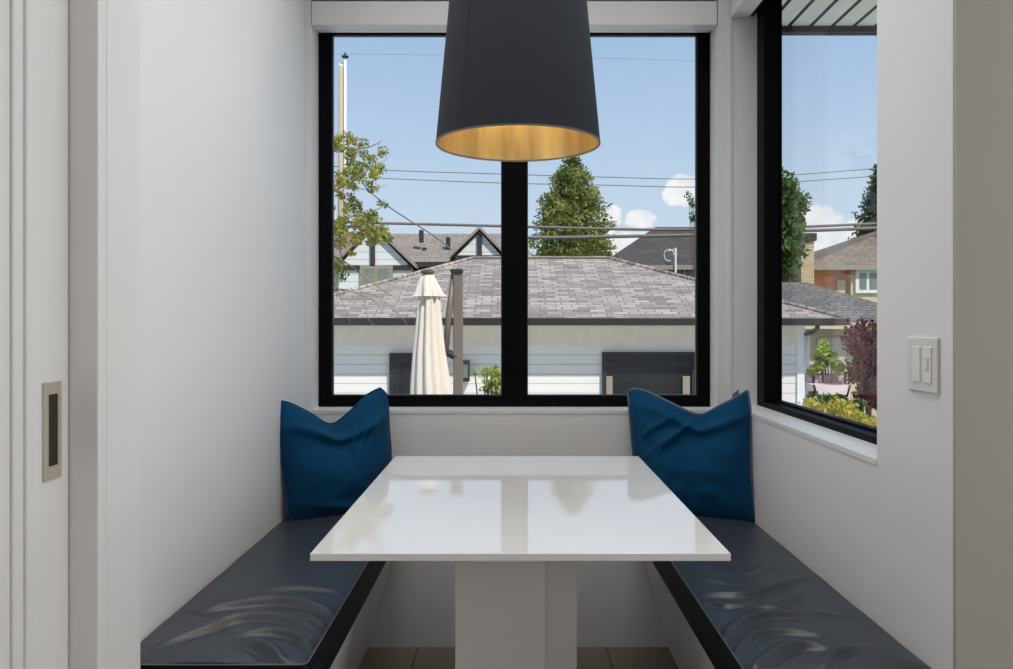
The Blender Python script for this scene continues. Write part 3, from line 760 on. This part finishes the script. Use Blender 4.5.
def conifer(name, x, y, ztop, zbase, prof, n, size, m, label, seed=3, cat='tree', group=None):
    """prof(t)-> half width, t 0 top..1 base; drooping sprays on radial boughs"""
    root = thing(name, (x, y, GZ), label, cat, group)
    MB().tube([(x,y,GZ),(x,y,ztop-.1)], [.22,.03], 10).build('trunk', M['bark'], root)
    rng = random.Random(seed); mbv = []; cl_ = []
    nb = n
    for i in range(nb):
        t = rng.random()**.75; z = ztop-(ztop-zbase)*t; an_ = rng.random()*6.283
        w_ = prof(t)*(.72+.45*rng.random())
        k = rng.random()**.5
        r = w_*k
        cx_, cy_ = x+r*math.cos(an_), y+r*math.sin(an_)
        zz = z - .12*r + .05*rng.random()
        s = size*(.6+.7*rng.random())
        cl_.append(((cx_,cy_,zz),(s*1.5, s*1.5, s*.75)))
    leaves('foliage', cl_, nb*16, size*.42, m, root, seed=seed, asp=.38)
    return root
def profA(t):
    pts = [(0,.08),(.06,.3),(.12,.75),(.25,.95),(.38,1.35),(.5,1.6),(.7,1.75),(.85,1.9),(1,2.0)]
    for (a,b),(c,d_) in zip(pts,pts[1:]):
        if t <= c: return b+(d_-b)*(t-a)/(c-a)
    return 2.0
cf = P(572,159,30)
conifer('conifer_tree', cf.x, 30, cf.z, 3.0, lambda t: profA(t)*.88, 1150, .2, M['leaf_con'], 'tall broad green conifer behind the garage roof, right of the window mullion', 3)
conifer('conifer_tree', P(884,0,38).x, 38, P(884,165,38).z, 3.6, lambda t: .1+1.7*t, 900, .32, M['leaf_con2'], 'dark spruce partly hidden at the right edge of the side window', 5)

# deciduous tree at the left, trunk just out of view
tr = thing('leafy_tree', (-2.35, 7.2, GZ), 'yellow-green leafy tree with bare twigs at the left window edge', 'tree')
br = MB()
br.tube([(-2.35,7.2,GZ),(-2.32,7.2,.6),(-2.2,7.2,1.6),(-2.1,7.2,2.6),(-2.0,7.2,3.2)], [.12,.1,.08,.05,.02], 10)
def bpx(pts, r, d=7): 
    q_ = smoothpl(pts, 4); n_ = len(q_)
    return [P(x,y,d) for x,y in q_], [r*(1-.75*i/(n_-1)) for i in range(n_)]
for pts, r in [([(270,245),(310,205),(345,185),(375,165)], .018), ([(270,245),(320,228),(350,222),(386,205)], .016),
               ([(275,260),(312,250),(345,262),(375,285),(400,300)], .013), ([(262,180),(300,160),(335,150),(365,148),(382,141)], .016),
               ([(345,185),(370,190),(388,184)], .005), ([(350,222),(375,240),(392,236)], .005), ([(262,300),(310,292),(345,290),(372,300),(383,312)], .012),
               ([(345,290),(362,296),(368,318),(376,326)], .006), ([(360,292),(380,298),(404,320),(408,327)], .005),
               ([(333,280),(345,308),(352,330)], .004), ([(372,165),(377,152),(382,133)], .003), ([(375,165),(388,158),(392,150)], .003),
               ([(335,235),(342,262),(337,290)], .007), ([(340,195),(352,215),(358,245)], .005), ([(372,300),(392,303),(420,300)], .003)]:
    a, b = bpx(pts, r); br.tube(a, b, 6)
br.build('trunk_and_branches', M['barkl'], tr, smooth=True)
rng = random.Random(11); cls = []
for (x, y, rx, ry, k) in [(345,145,14,10,5),(362,152,13,10,5),(350,168,15,10,6),(370,170,12,9,5),(338,178,10,9,4),(345,192,13,8,4),(362,185,8,7,2),
                       (343,212,13,9,4),(362,218,13,9,4),(375,226,12,10,5),(366,237,13,9,5),(384,238,8,8,3),(340,240,10,8,3),(348,255,8,6,1),(338,272,8,8,2),(385,203,4,3,1),(337,150,8,14,3),(352,140,12,6,4),(356,176,12,8,5),(352,204,10,7,4),(352,228,14,9,6),(342,228,10,9,5),(373,160,9,8,3),(377,238,8,6,3),(337,262,6,10,3)]:
    for _ in range(k):
        c_ = P(x+rng.gauss(0,rx*.5), y+rng.gauss(0,ry*.5), 7+rng.uniform(-.35,.35))
        s = rng.uniform(.035,.075); cls.append((tuple(c_),(s,s,s*.8)))
leaves('foliage', cls, 4200, .021, M['leaf_dec'], tr, seed=4, asp=.45)
# extra foliage outside the frame to throw leaf shadows and be there from the side
cls = [((-2.3+rng.gauss(0,.5), 7.2+rng.gauss(0,.5), 2.6+rng.gauss(0,.7)), (.2,.2,.16)) for _ in range(26)]
cls = [c for c in cls if c[0][0] < -1.95]
leaves('outer_foliage', cls, 2200, .04, M['leaf_dec'], tr, seed=5, asp=.45)

def bush(name, clusters, n, size, m, label, cat='shrub', seed=1, stems=None, group=None, asp=.5, stem_r=.012):
    c0 = clusters[0][0]; xs = [c[0][0] for c in clusters]; ys = [c[0][1] for c in clusters]
    root = thing(name, (sum(xs)/len(xs), sum(ys)/len(ys), GZ), label, cat, group)
    mb = MB(); bx_ = sum(xs)/len(xs); by_ = sum(ys)/len(ys)
    for c in clusters[:14]:
        mb.tube([(bx_,by_,GZ),((bx_+c[0][0])/2+.02,by_,(GZ+c[0][2])/2),tuple(c[0])], [stem_r*1.6,stem_r,stem_r*.5], 6)
    mb.build('stems', M['bark'], root)
    leaves('foliage', clusters, n, size, m, root, seed=seed, asp=asp)
    return root
def clus(specs, d, dd, seed, s0, s1):
    r = random.Random(seed); out = []
    for (x, y, rx, ry, k) in specs:
        for _ in range(k):
            c_ = P(x+r.gauss(0,rx*.5), y+r.gauss(0,ry*.5), d+r.uniform(-dd,dd)); s = r.uniform(s0,s1); out.append((tuple(c_),(s,s,s*.9)))
    return out
bush('leafy_shrub', clus([(491,372,9,7,9),(496,384,8,8,7),(488,390,5,9,3),(497,394,6,9,5)],7.2,.12,2,.035,.06), 650, .018, M['leaf_lime'], 'lime green shrub top beside the window mullion in front of the garage', seed=8)
bush('maple_shrub', clus([(858,345,10,10,8),(872,335,12,10,10),(868,362,14,14,16),(874,388,14,16,16),(856,372,6,10,5),(890,360,14,24,20),(884,408,12,10,8)],8.3,.4,3,.07,.15), 5200, .028, M['leaf_red'], 'burgundy red-leaved maple shrub at the right of the side window', seed=9)
bush('potted_shrub', clus([(822,350,6,10,7),(826,360,9,10,9),(836,368,6,5,5),(817,366,5,7,5)],8.15,.12,4,.04,.07), 1300, .024, M['leaf_lime'], 'bright green shrub growing in the pinkish two-tier planter', seed=10)
bush('yellow_groundcover', clus([(812,409,5,5,6),(822,411,8,5,8),(836,411,8,6,8),(850,415,8,5,8),(845,405,6,4,4),(862,421,8,5,8),(876,427,8,6,9),(890,431,8,6,8),(856,431,22,8,12),(830,423,18,8,10)],6.9,.25,5,.05,.09), 4600, .019, M['leaf_yel'], 'low yellow-green bush along the foot of the side window view', seed=12)
bush('green_shrub', clus([(813,398,5,3,4),(826,400,8,3,6),(842,402,6,4,4),(860,404,6,6,5)],7.5,.1,6,.04,.07), 900, .022, M['leaf_grn'], 'dark green shrub between the planter and the yellow bush', seed=13)
bush('broadleaf_tree', clus([(786,185,6,8,6),(790,200,7,10,8),(786,222,8,14,12),(788,248,9,12,12),(780,262,9,12,10),(795,205,3,3,2),(776,215,10,30,14),(765,240,10,20,10)],22.3,.5,7,.25,.48), 5200, .09, M['leaf_grn'], 'green broadleaf tree behind the garage at the left edge of the side window', 'tree', seed=14, stem_r=.06)
bush('young_tree', clus([(688,192,3,3,2),(692,202,3,4,3),(695,215,4,6,3),(702,200,4,14,6)],22.5,.2,8,.08,.15), 240, .055, M['leaf_grn'], 'thin leafy twig tree poking in at the right edge of the back window', 'tree', seed=15, stem_r=.008)

# two-tier planter
ptr = thing('planter', (3.2, 8.1, GZ), 'pinkish white two-tier planter box holding the bright green shrub', 'planter')
def trough(x0, x1, y0, y1, z0, z1, fl=.03, t=.02):
    mb = MB()
    mb.prism([(x0+fl,y0,z0),(x1-fl,y0,z0),(x1,y0,z1),(x0,y0,z1)], (0,t,0))
    mb.prism([(x0+fl,y1-t,z0),(x1-fl,y1-t,z0),(x1,y1-t,z1),(x0,y1-t,z1)], (0,t,0))
    mb.box(x0+fl,x1-fl,y0,y1,z0,z0+t)
    mb.prism([(x0+fl,y0,z0),(x0+fl+t,y0,z0),(x0+t,y0,z1),(x0,y0,z1)], (0,y1-y0,0))
    mb.prism([(x1-fl-t,y0,z0),(x1-fl,y0,z0),(x1,y0,z1),(x1-t,y0,z1)], (0,y1-y0,0))
    return mb
A = P(813,385,7.9); B = P(851,397,7.9)
trough(A.x,B.x,7.9,8.12,B.z,A.z).build('lower_trough', M['planter'], ptr)
A = P(813,375,8.12); B = P(847,385,8.12)
trough(A.x,B.x,8.14,8.36,B.z-.05,A.z,.01).build('upper_trough', M['planter2'], ptr)
for x_ in (3.06, 3.30):
    for y_ in (7.93, 8.30): MB().box(x_, x_+.05, y_, y_+.04, GZ, .50).build('leg', M['planter'], ptr)

# ================================================================== LIGHT
world = bpy.data.worlds.new('sky'); SC.world = world; world.use_nodes = True
nt = world.node_tree; N = nt.nodes; L = nt.links; bg = N['Background']
tc = N.new('ShaderNodeTexCoord'); sp = N.new('ShaderNodeSeparateXYZ'); L.new(tc.outputs['Generated'], sp.inputs[0])
rp = N.new('ShaderNodeValToRGB'); e = rp.color_ramp.elements
e[0].position = 0; e[0].color = srgb(214,228,240); e[1].position = 1; e[1].color = srgb(96,146,214)
for pos, c in ((.10, srgb(204,221,238)), (.20, srgb(186,209,235)), (.36, srgb(160,190,226)), (.6, srgb(124,166,218))):
    k = e.new(pos); k.color = c
L.new(sp.outputs[2], rp.inputs[0])
cur = rp.outputs[0]
def math_(op, a, b=None):
    n = N.new('ShaderNodeMath'); n.operation = op
    for i, v in enumerate((a, b)):
        if v is None: continue
        if isinstance(v, (int, float)): n.inputs[i].default_value = v
        else: L.new(v, n.inputs[i])
    return n.outputs[0]
ns = N.new('ShaderNodeTexNoise'); ns.inputs['Scale'].default_value = 34; ns.inputs['Detail'].default_value = 9; ns.inputs['Roughness'].default_value = .6
L.new(tc.outputs['Generated'], ns.inputs['Vector'])
mask = None
def blob(px, py, rx, ry):
    d_ = Vector(((px-CX)/F, 1, -(py-CY)/F)); L_ = d_.length; d_ = d_/L_
    ax = math_('DIVIDE', math_('SUBTRACT', sp.outputs[0], d_.x), rx/F)
    az = math_('DIVIDE', math_('SUBTRACT', sp.outputs[2], d_.z), ry/F)
    r2 = math_('ADD', math_('MULTIPLY', ax, ax), math_('MULTIPLY', az, az))
    front = math_('GREATER_THAN', sp.outputs[1], 0)
    return math_('MULTIPLY', math_('MAXIMUM', math_('SUBTRACT', 1.35, r2), 0), front)
for bdef in [(684,190,19,17),(672,196,10,10),(609,217,14,13),(641,219,17,11),(598,240,22,20),(625,245,45,14),
             (800,232,34,26),(820,222,25,16),(842,240,40,20),(862,250,30,16),(150,160,90,30),(1100,200,90,40)]:
    m_ = blob(*bdef); mask = m_ if mask is None else math_('MAXIMUM', mask, m_)
dens = math_('ADD', mask, math_('MULTIPLY', math_('SUBTRACT', ns.outputs['Fac'], .5), 1.9))
mr = N.new('ShaderNodeMapRange'); mr.interpolation_type = 'SMOOTHSTEP'
mr.inputs['From Min'].default_value = .34; mr.inputs['From Max'].default_value = .8
L.new(math_('MULTIPLY', dens, math_('MINIMUM', math_('MULTIPLY', mask, 6), 1)), mr.inputs[0])
cc = N.new('ShaderNodeValToRGB'); ce = cc.color_ramp.elements; ce[0].position=.35; ce[0].color = srgb(226,232,240); ce[1].position=.6; ce[1].color = srgb(250,250,252)
L.new(ns.outputs['Fac'], cc.inputs[0])
mx = N.new('ShaderNodeMix'); mx.data_type = 'RGBA'
L.new(mr.outputs[0], mx.inputs['Factor']); L.new(cur, mx.inputs['A']); L.new(cc.outputs[0], mx.inputs['B'])
L.new(mx.outputs['Result'], bg.inputs[0]); bg.inputs[1].default_value = 1.0

def light(kind, name, loc, energy, col=(1,1,1), size=1, sizey=None, target=None):
    l = bpy.data.lights.new(name, kind); l.energy = energy; l.color = col
    if kind == 'AREA':
        l.shape = 'RECTANGLE'; l.size = size; l.size_y = sizey or size
    o = bpy.data.objects.new(name, l); C.objects.link(o); o.location = loc
    if target is not None: o.rotation_euler = (Vector(target)-Vector(loc)).to_track_quat('-Z','Y').to_euler()
    return o
el, az = math.radians(50), math.radians(34)
sd = Vector((math.sin(az)*math.cos(el), -math.cos(az)*math.cos(el), math.sin(el)))
s = light('SUN', 'sun', (5,-5,20), 4.2, (1,.95,.87)); s.data.angle = .009
s.rotation_euler = (-sd).to_track_quat('-Z','Y').to_euler()
# fill lights added because sky and sun alone left the nook dark
cl_ = light('AREA', 'ceiling_fill', (.05, 2.05, 2.69), 12.5, (1,1,1), 1.3, 1.25, (.05, 2.0, 0)); cl_.data.spread = math.radians(125)  # added soft fill above the nook, standing in for window light
light('AREA', 'side_fill', (3.1, .25, 1.5), 50, (1,.98,.96), 2.0, 2.2, (0,.35,1.2))  # added area fill from the right, out of view
light('AREA', 'rear_fill', (2.6, -2.6, 1.9), 7, (1,.98,.96), 1.2, 1.8, (0,2,.8))  # added weak fill from behind the camera
light('AREA', 'soffit_fill', (2.4, 2.3, .3), 7, (1,1,.97), .8, .8, (2.0, 3.0, 2.6))  # area light added outdoors to brighten the dark soffit boards
lp = light('POINT', 'pendant_fill', (lx, ly-.03, 1.93), 2.0, (1,.92,.78)); lp.data.shadow_soft_size = .03  # point light added inside the pendant for extra brightness

# ================================================================== CAMERA
cam = bpy.data.cameras.new('camera'); co = bpy.data.objects.new('camera', cam); C.objects.link(co)
co.location = (0,0,H); co.rotation_euler = (math.pi/2,0,0)
cam.sensor_width = 36; cam.lens = F/1013*36; cam.clip_end = 500; cam.clip_start = .02
cam.shift_x = -(CX-506.5)/1013; cam.shift_y = -(334.5-CY)/1013
SC.camera = co
SC.view_settings.view_transform = 'Standard'; SC.view_settings.look = 'None'
SC.view_settings.exposure = 0; SC.view_settings.gamma = 1
